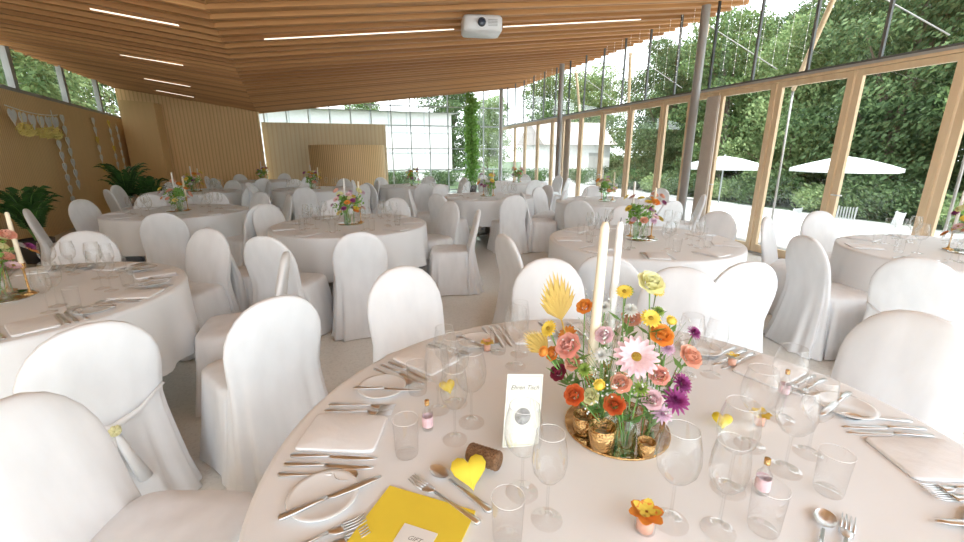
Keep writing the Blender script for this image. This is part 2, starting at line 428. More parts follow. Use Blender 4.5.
def leaf_cloud(rng, clusters, per, size, m, mb=None):
    mb = mb or MB(); vs = []; fs = []
    for (cx, cy, cz, rx, rz) in clusters:
        for _ in range(per):
            d = Vector((rng.gauss(0, 1), rng.gauss(0, 1), rng.gauss(0, 1))).normalized() * (0.5 + 0.6 * rng.random())
            p = Vector((cx + d.x * rx, cy + d.y * rx, cz + d.z * rz))
            a = Vector((rng.gauss(0, 1), rng.gauss(0, 1), rng.gauss(0, 1))).normalized()
            b = a.orthogonal().normalized(); s = size * (0.6 + 0.8 * rng.random()); c = a.cross(b)
            o = len(vs)
            vs += [tuple(p - b * s), tuple(p + c * s * .5), tuple(p + b * s), tuple(p - c * s * .5)]
            fs.append((o, o + 1, o + 2, o + 3))
    return mb.add(vs, fs, m)
def make_tree(seed, H, spread, m, name='tree'):
    rng = random.Random(seed); tr = MB()
    tr.tube([(0, 0, 0), (0.1, 0, H * .2), (0, 0.1, H * .45), (0.1, 0, H * .8)], [0.22, 0.17, 0.13, 0.04], 'bark', 8)
    cl = []
    for i in range(32):
        t = (i + .5) / 32; z = H * (0.14 + 0.84 * t); a = i * 2.4 + rng.random()
        r = spread * (1 - 0.5 * abs(t - .4)) * math.sqrt(rng.random())
        cl.append((r * cos(a), r * sin(a), z, 0.9 + rng.random() * .6, 0.5 + rng.random() * .4))
        if i % 3 == 0: tr.tube([(0, 0, z * .5), (r * cos(a) * .6, r * sin(a) * .6, z * .8), (r * cos(a), r * sin(a), z)], [0.08, 0.05, 0.02], 'bark', 5)
    return Tpl(name, [('trunk', tr), ('foliage', leaf_cloud(rng, cl, 760, 0.095, m))], False)
TA, TB, TC = make_tree(1, 9, 2.5, 'leafA'), make_tree(2, 8.5, 2.4, 'leafB'), make_tree(3, 10, 2.7, 'leafC')
k = 0
for X, Y in ((15.5, -9.5), (15.5, -5), (15.5, -.5), (15.8, 4), (15.5, 8.5), (15.5, 13), (15.8, 17.5), (15.0, 22), (16.5, 34),
             (21.5, -7), (21.5, -2.5), (21.5, 2), (22, 6.5), (22, 11), (21.5, 15.5), (21.5, 20), (22, 25), (23, 32), (15, 40), (4, 40), (9, 44), (-4, 50), (-14, 48)):
    t = (TA, TC, TB)[k % 3]
    t.put(W(X, Y, -0.95), R.random() * 6, 'tall leafy deciduous tree behind the terrace', 'tree', 'garden trees', 0.92 + 0.22 * R.random())
    k += 1
for X, Y in ((32, -12), (32, -4), (32, 4), (32, 12), (32, 20), (33, 28), (30, 38)):
    (TC, TA)[k % 2].put(W(X, Y, -0.95), R.random() * 6, 'large leafy tree at the garden end', 'tree', 'garden trees', 1.5); k += 1
for X, Y in ((-17.5, -1), (-17.5, 3.5), (-17.5, 8), (-18, 12.5), (-18, 17.5), (-19, 23), (-24, 0), (-24, 7), (-25, 14)):
    (TA, TB, TC)[k % 3].put(W(X, Y, -0.2), R.random() * 6, 'leafy tree outside the high side windows', 'tree', 'garden trees', 0.95); k += 1
# shrubs
rng = random.Random(5)
sh = Tpl('shrub', [('foliage', leaf_cloud(rng, [(rng.uniform(-1, 1), rng.uniform(-.5, .5), rng.uniform(.3, .8), .7, .5) for _ in range(7)], 600, 0.06, 'leafC'))], False)
sh2 = Tpl('shrub', [('foliage', leaf_cloud(rng, [(rng.uniform(-.8, .8), rng.uniform(-.5, .5), rng.uniform(.3, .6), .6, .4) for _ in range(6)], 600, 0.055, 'leafB'))], False)
for i in range(15):
    (sh, sh2)[i % 2].put(W(12.9 + .5 * R.random(), -8 + i * 2.5, -0.95), ANG + pi / 2 + R.uniform(-.2, .2), 'dense green garden shrub at the terrace edge', 'shrub', 'garden shrubs', 1.1 + 0.3 * R.random())
for i in range(12):
    sh.put(W(18.6, -9 + i * 4.2, -0.95), ANG + pi / 2 + R.uniform(-.2, .2), 'tall dark hedge shrub below the trees', 'shrub', 'garden shrubs', 1.9)
# parasols
can = MB(); N = 8; rings = []
for r, z in ((0.03, 2.5), (0.5, 2.42), (1.0, 2.28), (1.4, 2.15), (1.4, 2.05)):
    rings.append([(r * cos(2 * pi * j / N), r * sin(2 * pi * j / N), z) for j in range(N)])
can.loft(rings, 'canvas')
par = Tpl('parasol', [('canopy', can), ('pole', MB().tube([(0, 0, 0), (0, 0, 2.55)], 0.025, 'whiteframe', 8)),
                      ('foot', MB().box(-.35, .35, -.35, .35, 0, .08, 'terrace'))], False)
for p in ((10.3, 12.5), (8.0, 14.6)):
    par.put((p[0], p[1], -0.93), 0.3, 'open white garden parasol on the terrace', 'parasol', 'white parasols', .93)
# garden chairs
gc = MB()
for sx in (-.22, .22):
    for sy in (-.2, .2): gc.tube([(sx, sy, 0), (sx, sy, .44)], .018, 'canvas', 6)
    gc.tube([(sx, -.2, .44), (sx, -.27, .86)], .018, 'canvas', 6)
gc.box(-.24, .24, -.22, .24, .43, .46, 'canvas')
for i in range(7): gc.box(-.21 + i * .07 - .015, -.21 + i * .07 + .015, -.26, -.235, .46, .84, 'canvas')
gct = Tpl('garden_chair', [('frame', gc)], False)
for x, y, r in ((9.2, 12.9, .5), (9.6, 11.6, 3.4), (10.9, 12.9, 2.2), (11.3, 11.9, 1.2), (8.9, 11.9, 4.5)):
    gct.put((x, y, -0.93), r, 'white slatted garden chair on the terrace', 'chair', 'garden chairs')
# neighbouring house
def house(name, X, Y, w, d, h, rh, label, rot=0, win=True):
    hb = MB().box(-w / 2, w / 2, -d / 2, d / 2, 0, h, 'house')
    hb.add([(-w / 2 - .4, -d / 2 - .4, h), (w / 2 + .4, -d / 2 - .4, h), (w / 2 + .4, d / 2 + .4, h), (-w / 2 - .4, d / 2 + .4, h), (-w / 2 - .4, 0, h + rh), (w / 2 + .4, 0, h + rh)],
           [(0, 1, 5, 4), (2, 3, 4, 5), (0, 4, 3), (1, 2, 5)], 'roof' if win else 'house')
    e = O(name, None, None, W(X, Y, -0.9), (0, 0, ANG + rot), label=label, category='building')
    O('house_body', hb.mesh('house_body', False), e)
    if not win:
        gr = MB()
        for i in range(int(w / 1.1)): gr.box(-w / 2 + i * 1.1, -w / 2 + i * 1.1 + .05, -d / 2 - .04, -d / 2, 0, h, 'whiteframe')
        for i in range(1, 4): gr.box(-w / 2, w / 2, -d / 2 - .04, -d / 2, i * h / 4, i * h / 4 + .05, 'whiteframe')
        O('facade_grid', gr.mesh('facade_grid', False), e); return
    nw = int(w // 2.2)
    for i in range(nw):
        cx = -w / 2 + (i + .5) * w / nw
        q = MB().box(cx - .5, cx + .5, -d / 2 - .05, -d / 2 + .02, 1.0, 2.4, 'steel').box(cx - .58, cx + .58, -d / 2 - .08, -d / 2 - .0, .92, 1.0, 'whiteframe')
        O('house_window', q.mesh('house_window', False), e)
house('garden_house', 11, 29, 5.5, 5, 3.0, 1.8, 'white garden house with a brown tiled roof')
house('pale_building', -7.5, 27, 15, 8, 4.8, 0.3, 'pale building with a gridded facade across the lawn', 0.1, False)
for i in range(7):
    sh.put(W(-9 + i * 2.6, 18 + R.random(), -0.2), ANG + R.uniform(-.3, .3), 'dense green hedge shrub on the lawn', 'shrub', 'garden shrubs', 0.7)
# outer truss struts
for y in (-4.2, -1.8, .8, 3.3, 5.8, 8.6):
    mb = MB().tube([(1.0, y, 3.9), (1.9, y + 1.2, 2.6)], 0.04, 'oak', 8)
    mb.tube([(1.0, y, 3.9), (1.9, y - 0.9, 3.0)], 0.01, 'steel', 5)
    mb.tube([(1.9, y + 1.2, 2.6), (1.95, y + 1.2, -0.03)], 0.02, 'steel', 6)
    thing('canopy_strut', mb, 'slanting timber strut of the outside canopy', 'strut', RL, RR, True, 'timber struts outside the glass')

# ivy column, projector, palms, hearts ------------------------------------
rng = random.Random(9)
iv = leaf_cloud(rng, [(rng.uniform(-.08, .08), rng.uniform(-.08, .08), .3 + z * .15, .25, .18) for z in range(1, 22)], 150, 0.06, 'ivy')
e = O('climbing_plant', None, None, W(-1.5, 11.8), (0, 0, 0), label='tall narrow green climbing plant column before the glass', category='plant')
O('foliage', iv.mesh('ivy', False), e)
O('pole', MB().tube([(0, 0, 0), (0, 0, 3.5)], .03, 'bark', 8).mesh('ivy_pole'), e)
O('plant_pot', MB().lathe([(.16, 0), (.2, .3), (.18, .3), (.17, .27)], 'pot', 20, cb=True, ct=True).mesh('ivy_pot'), e)

bd = MB(); rings = []
for z, s in ((0, .93), (.03, 1), (.17, 1), (.2, .93)):
    rr = []
    for j in range(40):
        t = 2 * pi * j / 40; c, s_ = cos(t), sin(t)
        rr.append((.28 * s * math.copysign(abs(c) ** .3, c), .22 * s * math.copysign(abs(s_) ** .3, s_), z))
    rings.append(rr)
bd.loft(rings, 'projector', True, True)
px, py = -3.95, 2.1; pz = 3.12; zt = zc(px, py)
e = O('projector', None, None, W(px, py, pz), (0, 0, 0.12), label='white video projector hanging from the slatted ceiling', category='projector')
O('projector_body', bd.mesh('projector_body'), e)
ln = MB().lathe([(.055, 0), (.055, .03), (.045, .03)], 'black', 24); ln.lathe([(.045, .025), (.03, .033), (.0, .036)], 'lens', 24)
O('projector_lens', ln.mesh('projector_lens'), e, (-0.02, -.22, .1), (pi / 2, 0, 0))
br = MB().tube([(0, 0, .2), (0, 0, zt - pz - .07)], .03, 'projector', 12).box(-.1, .1, -.1, .1, .2, .215, 'projector').box(-.09, .09, -.09, .09, zt - pz - .09, zt - pz - .07, 'projector')
O('ceiling_mount', br.mesh('ceiling_mount', False), e)
vt = MB()
for i in range(5): vt.box(.07, .2, -.225, -.218, .06 + i * .018, .066 + i * .018, 'steel')
O('vent', vt.mesh('vent', False), e)

def palm(loc, H, seed, label, sp=.5):
    rng = random.Random(seed)
    e = O('potted_palm', None, None, loc, label=label, category='plant')
    O('plant_pot', MB().lathe([(.15, 0), (.2, .33), (.18, .33), (.175, .3)], 'pot', 24, cb=True, ct=True).mesh('palm_pot'), e)
    lf = MB()
    for i in range(30):
        a = rng.random() * 2 * pi; L = H * rng.uniform(.65, 1.0); ln_ = sp * rng.uniform(.3, 1)
        pts = []
        for t in range(9):
            u = t / 8; pts.append(Vector((cos(a) * ln_ * u ** 1.4, sin(a) * ln_ * u ** 1.4, .3 + (L - .3) * (u - .32 * u ** 3))))
        lf.tube(pts, [.008 * (1 - t / 9) + .002 for t in range(9)], 'stem', 4)
        side = Vector((-sin(a), cos(a), 0))
        for t in range(2, 9):
            for k2 in (0, .33, .66):
                if t == 8 and k2: continue
                p = pts[t].lerp(pts[min(t + 1, 8)], k2); d = (pts[t] - pts[t - 1]).normalized()
                for s in (-1, 1):
                    tip = p + side * s * .13 + d * .10 + Vector((0, 0, -.05)); w = d * .014
                    mid = p.lerp(tip, .5) + Vector((0, 0, .02))
                    lf.add([tuple(p), tuple(mid + w), tuple(tip), tuple(mid - w)], [(0, 1, 2, 3)], 'palm')
    O('palm_fronds', lf.mesh('palm_fronds', False), e)
palm((-7.85, 9.6, 0), 1.7, 1, 'bushy dark green potted palm by the wood wall', .42)
palm((-7.1, 9.3, 0), 1.3, 6, 'smaller potted palm by the wood wall', .32)
palm((-6.25, 5.9, 0), 1.35, 3, 'dark green potted palm beside the wood wall', .32)

def heart_pts(s, nn=20):
    o = []
    for j in range(nn):
        t = 2 * pi * j / nn
        o.append((s * 16 * sin(t) ** 3 / 17, s * (13 * cos(t) - 5 * cos(2 * t) - 2 * cos(3 * t) - cos(4 * t)) / 17))
    return o
def heart(mb, c, ax, s, m, th=.008):
    ax = Vector(ax).normalized(); nrm = ax.cross(Vector((0, 0, 1)))
    rings = [[tuple(Vector(c) + ax * x + Vector((0, 0, y)) + nrm * k2) for x, y in heart_pts(s)] for k2 in (-th / 2, th / 2)]
    mb.loft(rings, m, True, True)
WA, WB = Vector(W(xl(4.87), 4.87)), Vector(W(xl(12.0), 12.0))
dirl = (WB - WA).normalized(); nl = Vector((dirl.y, -dirl.x, 0))
def onwall(Y): return Vector(W(xl(Y), Y)) + nl * .06
for Y, z0, z1, cc in ((6.5, .5, 2.3, 'white'), (7.0, .8, 2.25, 'white'), (9.0, 1.1, 2.3, 'yellowf'), (10.3, .9, 2.35, 'yellow'), (11.0, 1.0, 2.3, 'white')):
    p = onwall(Y); mb = MB(); mb.tube([p + Vector((0, 0, z0)), p + Vector((0, 0, z1))], .006, 'whitecard', 5)
    z = z0 + .05; i = 0
    while z < z1: heart(mb, p + Vector((0, 0, z)), dirl, .12, (cc, 'whitecard', 'whitecard')[i % 3]); z += .22; i += 1
    thing('heart_garland', mb, 'hanging string of small paper hearts on the wood wall', 'garland', group='heart garlands')
mb = MB(); pts = []
for i in range(13):
    pts.append(onwall(4.3 + 2.0 * i / 12) + nl * .14 + Vector((0, 0, 2.2 - .05 * (1 - ((i - 6) / 6) ** 2))))
mb.tube(pts, .008, 'whitecard', 5)
thing('bunting_cord', mb, 'white cord swagged across the wood wall', 'cord')
rng = random.Random(14)
for i in range(1, 12, 2):
    b = MB(); p = pts[i]; heart(b, p + Vector((0, 0, -.13)), dirl, .15, 'whitecard')
    thing('paper_heart', b, 'large white paper heart hanging on the cord', 'paper heart', group='hearts on the cord')
for i in (2, 6, 9):
    q = pts[i] + nl * .04 + Vector((0, 0, -.3)); b = MB().tube([q + Vector((0, 0, .3)), q], .004, 'tulle', 4)
    leaf_cloud(rng, [(q.x, q.y, q.z, .10, .09), (q.x + dirl.x * .14, q.y + dirl.y * .14, q.z - .05, .08, .06)], 120, .035, 'tulle', b)
    thing('tulle_pompom', b, 'soft yellow tulle puff hanging below the cord', 'pompom', group='tulle puffs on the cord')

# ------------------------------------------------------------------ chair
def sring(cx, cy, z, hw, hd, ex, nn=36, fold=0.0, ph=0.0, fk=9):
    o = []
    for j in range(nn):
        t = 2 * pi * j / nn; c, s_ = cos(t), sin(t); k2 = 1 + fold * (.7 * sin(fk * t + ph) + .4 * sin((fk * 2 - 3) * t + 2 * ph))
        o.append((cx + hw * k2 * math.copysign(abs(c) ** ex, c), cy + hd * (1 + (k2 - 1) * 2.2) * math.copysign(abs(s_) ** ex, s_), z))
    return o
bk = MB()
prof = [(.006, .262, .105, -.05, .085), (.06, .252, .096, -.045, .08), (.14, .240, .084, -.036, .07), (.28, .226, .066, -.029, .05), (.42, .212, .052, -.023, .032), (.5, .207, .042, -.03, .018), (.58, .213, .035, -.047, .009),
        (.66, .217, .032, -.066, .005), (.72, .211, .03, -.08, .003), (.775, .192, .029, -.093, 0), (.825, .16, .028, -.104, 0), (.86, .124, .026, -.111, 0), (.884, .078, .02, -.116, 0), (.894, .028, .01, -.118, 0)]
bk.loft([sring(0, cy, z, hw, hd, .68, 80, fo, 1.0 + z * .8, 9) for z, hw, hd, cy, fo in prof], 'chaircloth', False, True)
st = MB()
sp_ = [(.006, .272, .25, .095), (.07, .262, .244, .085), (.15, .25, .235, .07), (.3, .233, .224, .04), (.42, .22, .216, .012), (.452, .214, .212, 0), (.468, .197, .197, 0), (.474, .14, .14, 0)]
st.loft([sring(0, .205, z, hw, hd * .97, .38, 88, fo * .6, .4 + z, 11) for z, hw, hd, fo in sp_], 'chaircloth', False, True)
chairT = Tpl('dining_chair', [('backrest', bk), ('seat', st)])
kn = MB().tube([(-.205, -.075, .55), (-.1, -.108, .49), (0, -.115, .46), (.1, -.108, .49), (.205, -.075, .55)], [.006, .010, .017, .010, .006], 'chaircloth', 8)
kn.tube([(0, -.115, .46), (-.03, -.125, .3), (-.05, -.13, .14)], [.014, .02, .03], 'chaircloth', 8)
kn.tube([(0, -.115, .46), (.03, -.125, .32), (.06, -.13, .2)], [.014, .018, .026], 'chaircloth', 8)
fl_ = MB()
for j in range(7):
    a = j * 2 * pi / 7; fl_.tube([(0, -.14, .46), (.02 * cos(a), -.145, .46 + .02 * sin(a))], [.008, .009], 'cream', 6)
kn_me = kn.mesh('sash_knot'); fl_me = fl_.mesh('sash_flower')
def chair(x, y, tx, ty, sash=False, label=None):
    a = math.atan2(ty - y, tx - x) - pi / 2
    e = chairT.put((x, y, 0), a, label or 'banquet chair in a floor-length white fabric cover', 'chair', 'covered chairs around the tables')
    if sash:
        O('sash', kn_me, e, label='knotted white fabric sash'); O('sash_flower', fl_me, e, label='small yellow fabric flower')
    return e
def chairs_at(c, lst, rr=1.27):
    for t in lst:
        if isinstance(t, tuple): t, r2 = t
        else: r2 = rr
        t += R.uniform(-2, 2)
        chair(c[0] + r2 * cos(rad(t)), c[1] + r2 * sin(rad(t)), c[0], c[1], R.random() < .15)

# ------------------------------------------------------------------ table
NT = 120
def fold(t): return .55 * sin(13 * t + .6) + .35 * sin(22 * t + 1.7) + .25 * sin(7 * t)
cl = MB(); rings = []
for r, z in ((.3, .75), (.6, .75), (.8, .75), (.885, .75), (.9, .746)):
    rings.append([(r * cos(2 * pi * j / NT), r * sin(2 * pi * j / NT), z) for j in range(NT)])
for z in (.73, .68, .6, .5, .4, .34):
    d = .746 - z; rr = []
    for j in range(NT):
        t = 2 * pi * j / NT; r = .903 + d * .03 + d * .09 * fold(t); rr.append((r * cos(t), r * sin(t), z))
    rings.append(rr)
cl.loft(rings, 'cloth', True, False)
top = MB().lathe([(.88, .715), (.88, .742)], 'oak', 48, cb=True, ct=True)
lg = MB().tube([(0, 0, .06), (0, 0, .715)], .045, 'steel', 12)
ft = []
for k in range(4):
    a = k * pi / 2 + .4
    ft.append(('foot', MB().tube([(0, 0, .09), (.2 * cos(a), .2 * sin(a), .07), (.42 * cos(a), .42 * sin(a), .025)], [.03, .028, .022], 'steel', 8)))
tableT = Tpl('banquet_table', [('tablecloth', cl), ('tabletop', top), ('pedestal', lg)] + ft)
TS = .9
def table(c, label='round banquet table with white tablecloth', s=TS):
    return tableT.put((c[0], c[1], 0), R.random() * 6, label, 'table', 'round banquet tables', (s, s, 1))
T0 = (.37, .96); T1 = (-2.53, 2.14); T2 = (-4.0, 5.65); T3 = (-1.42, 4.6); T4 = (1.42, 3.75); T5 = (3.74, 3.2)
FAR = [(0.1, 7.7), (-1.6, 10.2), (-5.7, 8.6), (-3.6, 9.3), (2.0, 6.9), (0.9, 11.4), (-6.0, 12.0)]
table(T0, 'large round table laid with flowers, glasses and cutlery', 1)
for t in [T1, T2, T3, T4, T5] + FAR: table(t)
# chairs
for x, y in ((.39, 2.33), (1.04, 2.14), (1.6, 1.5), (-.38, 2.16)): chair(x, y, *T0)
chair(-1.09, .92, T0[0], T0[1] - .05, label='white covered chair pulled up to the large laid table')
chair(-1.53, 1.50, *T1, sash=True, label='white covered chair with knotted sash and yellow flower')
chair(-.98, 1.82, -1.75, 2.50, label='white covered chair turned away from the large table')
chairs_at(T1, [20, (76, 1.25), 117, 150, 185])
chairs_at(T2, [-62, -138, 175, 140, 105, 70, 35, -20])
chairs_at(T3, [(-70, 1.24), (-100, 1.35), (-128, 1.25), 2, 42, 80, 116, 150])
chairs_at(T4, [(-86, 1.27), (-119, 1.27), (-156, 1.25), 38, 80])
chairs_at(T5, [(-178, 1.2), (134, 1.25), 95, (-146, 1.25)])
for c in FAR:
    o = 25 + R.random() * 20
    chairs_at(c, [o + k * 51 for k in range(7)])

# ------------------------------------------------------------------ tableware
def ribbon(mb, pts, th, m):
    rings = [[(-w, y, z), (w, y, z), (w * .8, y, z + th), (-w * .8, y, z + th)] for y, w, z in pts]
    mb.loft(rings, m, True, True)
hd = MB(); ribbon(hd, [(0, .004, .001), (.004, .0085, .001), (.03, .009, .002), (.07, .006, .003), (.1, .0045, .003)], .003, 'metal')
kb = MB(); ribbon(kb, [(.1, .0045, .003), (.112, .0085, .0015), (.16, .01, .0008), (.2, .0085, .0008), (.222, .003, .0008)], .0018, 'metal')
knifeT = Tpl('table_knife', [('handle', hd), ('blade', kb)])
fh = MB(); ribbon(fh, [(0, .004, .001), (.005, .009, .001), (.03, .0075, .002), (.08, .004, .004), (.13, .0035, .006)], .003, 'metal')
fk_ = MB(); ribbon(fk_, [(.13, .0035, .006), (.142, .011, .003), (.155, .0125, .002), (.16, .0125, .002)], .002, 'metal')
for i in range(4):
    x = -.0105 + i * .007
    fk_.loft([[(x - w, y, z), (x + w, y, z), (x + w, y, z + .0018), (x - w, y, z + .0018)] for y, w, z in ((.159, .002, .002), (.185, .0018, .002), (.205, .0009, .006))], 'metal', True, True)
forkT = Tpl('table_fork', [('handle', fh), ('tines', fk_)])
sb = MB(); rings = []
for r, z in ((0, .0015), (.5, .003), (.85, .006), (1, .009)):
    rings.append([(.0195 * r * cos(2 * pi * j / 20), .165 + .029 * r * sin(2 * pi * j / 20), z) for j in range(20)])
sb.loft(rings, 'metal')
fh2 = MB().merge(fh)
spoonT = Tpl('table_spoon', [('handle', fh2), ('bowl', sb)])
def gl(name, prof, k1, k2, seg=28):
    rr, zz = prof[-1]
    bowl = MB().lathe(prof[k2:], 'wine', seg)
    bowl.tube([(rr * cos(2 * pi * j / seg), rr * sin(2 * pi * j / seg), zz) for j in range(seg + 1)], .0006, 'porcelain', 4, False)  # white line painted as the bright glint on the clear glass rim
    return Tpl(name, [('foot', MB().lathe(prof[:k1 + 1], 'wine', seg)), ('stem', MB().lathe(prof[k1:k2 + 1], 'wine', 12)), ('bowl', bowl)])
wineT = gl('wine_glass', [(.033, .001), (.015, .004), (.0055, .01), (.003, .03), (.003, .085), (.006, .094), (.02, .104), (.032, .122), (.036, .145), (.034, .175), (.029, .205), (.0285, .21)], 2, 5)
redT = gl('wine_glass', [(.037, .001), (.015, .004), (.0055, .01), (.003, .03), (.003, .09), (.007, .099), (.024, .11), (.038, .130), (.0425, .155), (.040, .185), (.033, .217), (.032, .222)], 2, 5)
tb_ = MB().lathe([(.0, .006), (.025, .006), (.0275, .004), (.029, .012), (.030, .05), (.0325, .105)], 'wine', 28)
tb_.tube([(.0325 * cos(2 * pi * j / 28), .0325 * sin(2 * pi * j / 28), .105) for j in range(29)], .0006, 'porcelain', 4, False)  # tumbler rim is plain glass; its highlight is painted as a white line
tumT = Tpl('water_tumbler', [('cup', tb_)])
plT = Tpl('side_plate', [('plate', MB().lathe([(.045, 0), (.05, .002), (.068, .007), (.077, .009), (.076, .0105), (.066, .009), (.05, .005), (0, .0045)], 'porcelain', 36, cb=True))])
nk = MB(); rings = []
for z, s in ((0, 1), (.004, 1.0), (.007, .985), (.008, .95)):
    rings.append(sring(0, 0, z, .078 * s, .105 * s, .15, 28))
nk.loft(rings, 'napkin', True, True)
napT = Tpl('folded_napkin', [('cloth', nk)])
Z = .7515
def seatpt(c, th, r, tan):
    t = rad(th); rx, ry = cos(t), sin(t)
    return c[0] + rx * r - ry * tan, c[1] + ry * r + rx * tan
def setting(c, th, full=True, glasses=True, s=True, skip=(), ks=1.0):
    j = lambda a=.005: R.uniform(-a, a)
    rz = rad(th) + pi / 2
    def P(T, r, tan, dz=0, dr=0, lab='', cat='', g=''):
        if cat in skip or (cat == 'knife' and tan > 0 and 'right' in skip): return
        x, y = seatpt(c, th, r - (1 - ks) * .9, tan); T.put((x, y, Z + dz), rz + dr, lab, cat, g, single=s)
    P(napT, .75 + j(), 0 + j(), 0, j(.04), 'folded white cloth napkin on the tablecloth', 'napkin', 'napkins on the tables')
    kl, fl = 'polished steel table knife lying on the tablecloth', 'polished steel fork lying on the tablecloth'
    P(knifeT, .85 + j(), .1 + j(.002), 0, j(.03), kl, 'knife', 'table knives')
    P(forkT, .85 + j(), -.1 + j(.002), 0, j(.03), fl, 'fork', 'table forks')
    if full:
        P(knifeT, .85 + j(), .13, 0, j(.03), kl, 'knife', 'table knives')
        P(forkT, .85 + j(), -.13, 0, j(.03), fl, 'fork', 'table forks')
        P(spoonT, .845 + j(), .165, 0, j(.03), 'polished steel spoon beside the knives', 'spoon', 'table spoons')
        P(plT, .71 + j(), -.235, 0, 0, 'small white porcelain side plate', 'plate', 'side plates')
        P(knifeT, .80, -.213, .0095, j(.03), 'butter knife lying on a side plate', 'knife', 'table knives')
    if glasses:
        P(tumT, .60 + j(), .17 + j(), 0, 0, 'clear water tumbler on the table', 'glass', 'water tumblers')
        P(wineT, .56 + j(.015), .09 + j(), 0, 0, 'clear stemmed white wine glass', 'wine glass', 'wine glasses')
        P(redT, .48 + j(.015), .14 + j(), 0, 0, 'clear stemmed red wine glass', 'wine glass', 'wine glasses')
for th in (176, 140, 104, 68, 32, -4, -40): setting(T0, th, True, th in (140, 104, 68, 32), False)
setting(T0, 212, True, False, False, ('napkin', 'spoon', 'right'))
for T, x, y in ((tumT, -.19, .925), (wineT, -.072, .984), (redT, -.03, 1.06), (redT, .09, .80), (wineT, .135, .725), (tumT, .05, .675), (redT, .39, .72), (wineT, .48, .70), (redT, .56, .81),
                (tumT, .78, .80), (redT, .73, .87), (wineT, .83, .93), (wineT, -.13, 1.12), (redT, .70, .96), (tumT, .57, .70), (redT, .86, 1.08)):
    T.put((x, y, Z), 0, 'clear stemmed wine glass on the large table' if T is not tumT else 'clear water tumbler on the large table',
          'glass' if T is tumT else 'wine glass', 'water tumblers' if T is tumT else 'wine glasses')
for c, o in ((T1, 5), (T3, 10), (T4, 20), (T5, 0)):
    for k in range(9): setting(c, o + k * 40, c in (T1,), True, True, (), TS)
for c in [T2] + FAR[:6]:
    for k in range(8):
        th = 20 + k * 45
        for T, r, tan, lab, cat, g in ((napT, .66, 0, 'folded white cloth napkin on the tablecloth', 'napkin', 'napkins on the tables'),
                                       (wineT, .48, .1, 'clear stemmed white wine glass', 'wine glass', 'wine glasses'), (redT, .42, .16, 'clear stemmed red wine glass', 'wine glass', 'wine glasses')):
            if T is redT and c in FAR[3:]: continue
            x, y = seatpt(c, th, r, tan); T.put((x, y, Z), rad(th) + pi / 2, lab, cat, g, single=True)

# ------------------------------------------------------------------ flowers
def petals(mb, rings, m):
    for (nn, r0, L, Wd, t0, t1, z0) in rings:
        off = R.random() * 6
        for i in range(nn):
            a = off + 2 * pi * i / nn + R.uniform(-.06, .06); ca, sa = cos(a), sin(a)
            pr, pz = r0, z0; rows = []; NS = 5
            for k in range(NS):
                u = k / (NS - 1); w = Wd * (.35 + .65 * math.sin(pi * min(1, .12 + u * .8)) ** .8) * (1 if u < .95 else .55)
                rows.append([(pr * ca - v * w * sa, pr * sa + v * w * ca, pz + abs(v) * w * .25) for v in (-1, 0, 1)])
                tl = rad(t0 + (t1 - t0) * u); pr += L / (NS - 1) * cos(tl); pz += L / (NS - 1) * sin(tl)
            mb.loft(rows, m, closed=False)
    return mb
def bloom(kind, m, s=1.0):
    mb = MB()
    if kind == 'daisy':
        petals(mb, [(17, .008 * s, .036 * s, .0065 * s, 15, -8, .002), (15, .007 * s, .03 * s, .006 * s, 32, 8, .004)], m)
        mb.lathe([(.010 * s, .0), (.011 * s, .005), (.008 * s, .009), (0, .011)], 'disk', 14)
    elif kind == 'rose':
        petals(mb, [(3, .002 * s, .022 * s, .010 * s, 95, 125, .004), (4, .006 * s, .026 * s, .014 * s, 88, 110, .002), (5, .011 * s, .027 * s, .016 * s, 72, 88, 0),
                    (6, .014 * s, .028 * s, .018 * s, 50, 62, -.001), (7, .015 * s, .030 * s, .018 * s, 28, 20, -.003)], m)
    elif kind == 'mum':
        for k in range(6):
            petals(mb, [(13, .004 * s, (.036 - .004 * k) * s, .0042 * s, 5 + 15 * k, -5 + 17 * k, .001 * k)], m)
    elif kind == 'button':
        mb.lathe([(.004, -.006), (.010, -.003), (.012, .003), (.009, .009), (0, .011)], m, 14)
        petals(mb, [(14, .010, .007, .003, 50, 20, .002)], m)
    return mb.mesh('bloom_' + kind + '_' + m)
BC = {}
def getbloom(kind, m, s):
    k = (kind, m, s)
    if k not in BC: BC[k] = bloom(kind, m, s)
    return BC[k]
NM = {'daisy': 'gerbera', 'rose': 'rose', 'mum': 'chrysanthemum', 'button': 'craspedia'}
def stem_mb(base, head, r=.0018):
    b, h = Vector(base), Vector(head); mid = b.lerp(h, .55) + Vector((R.uniform(-.01, .01), R.uniform(-.01, .01), .01))
    mb = MB().tube([b, mid, h], r, 'stem', 6)
    for _ in range(4):
        u = R.uniform(.35, .9); p = b.lerp(h, u); a = R.random() * 2 * pi; d = Vector((cos(a), sin(a), .5)).normalized()
        s = Vector((-sin(a), cos(a), 0)) * .009
        mb.add([tuple(p), tuple(p + d * .02 + s), tuple(p + d * .045), tuple(p + d * .02 - s)], [(0, 1, 2, 3)], 'stem')
    return mb
def flower(base, head, kind, m, s, face, label):
    e = O(NM[kind], None, None, base, label=label, category='flower', group='flowers on the large table')
    rel = Vector(head) - Vector(base)
    O('stem', stem_mb((0, 0, 0), rel).mesh('stem'), e)
    q = Vector(face).normalized().to_track_quat('Z', 'Y').to_euler()
    O('bloom', getbloom(kind, m, s), e, rel, q)
cx, cy = .375, 1.04
e = O('mirror_tray', None, None, (cx, cy, Z), label='round mirrored tray under the flower bottles', category='tray')
O('mirror', MB().lathe([(.138, 0), (.138, .006), (0, .006)], 'mirror', 64, cb=True).mesh('tray_mirror', False), e)
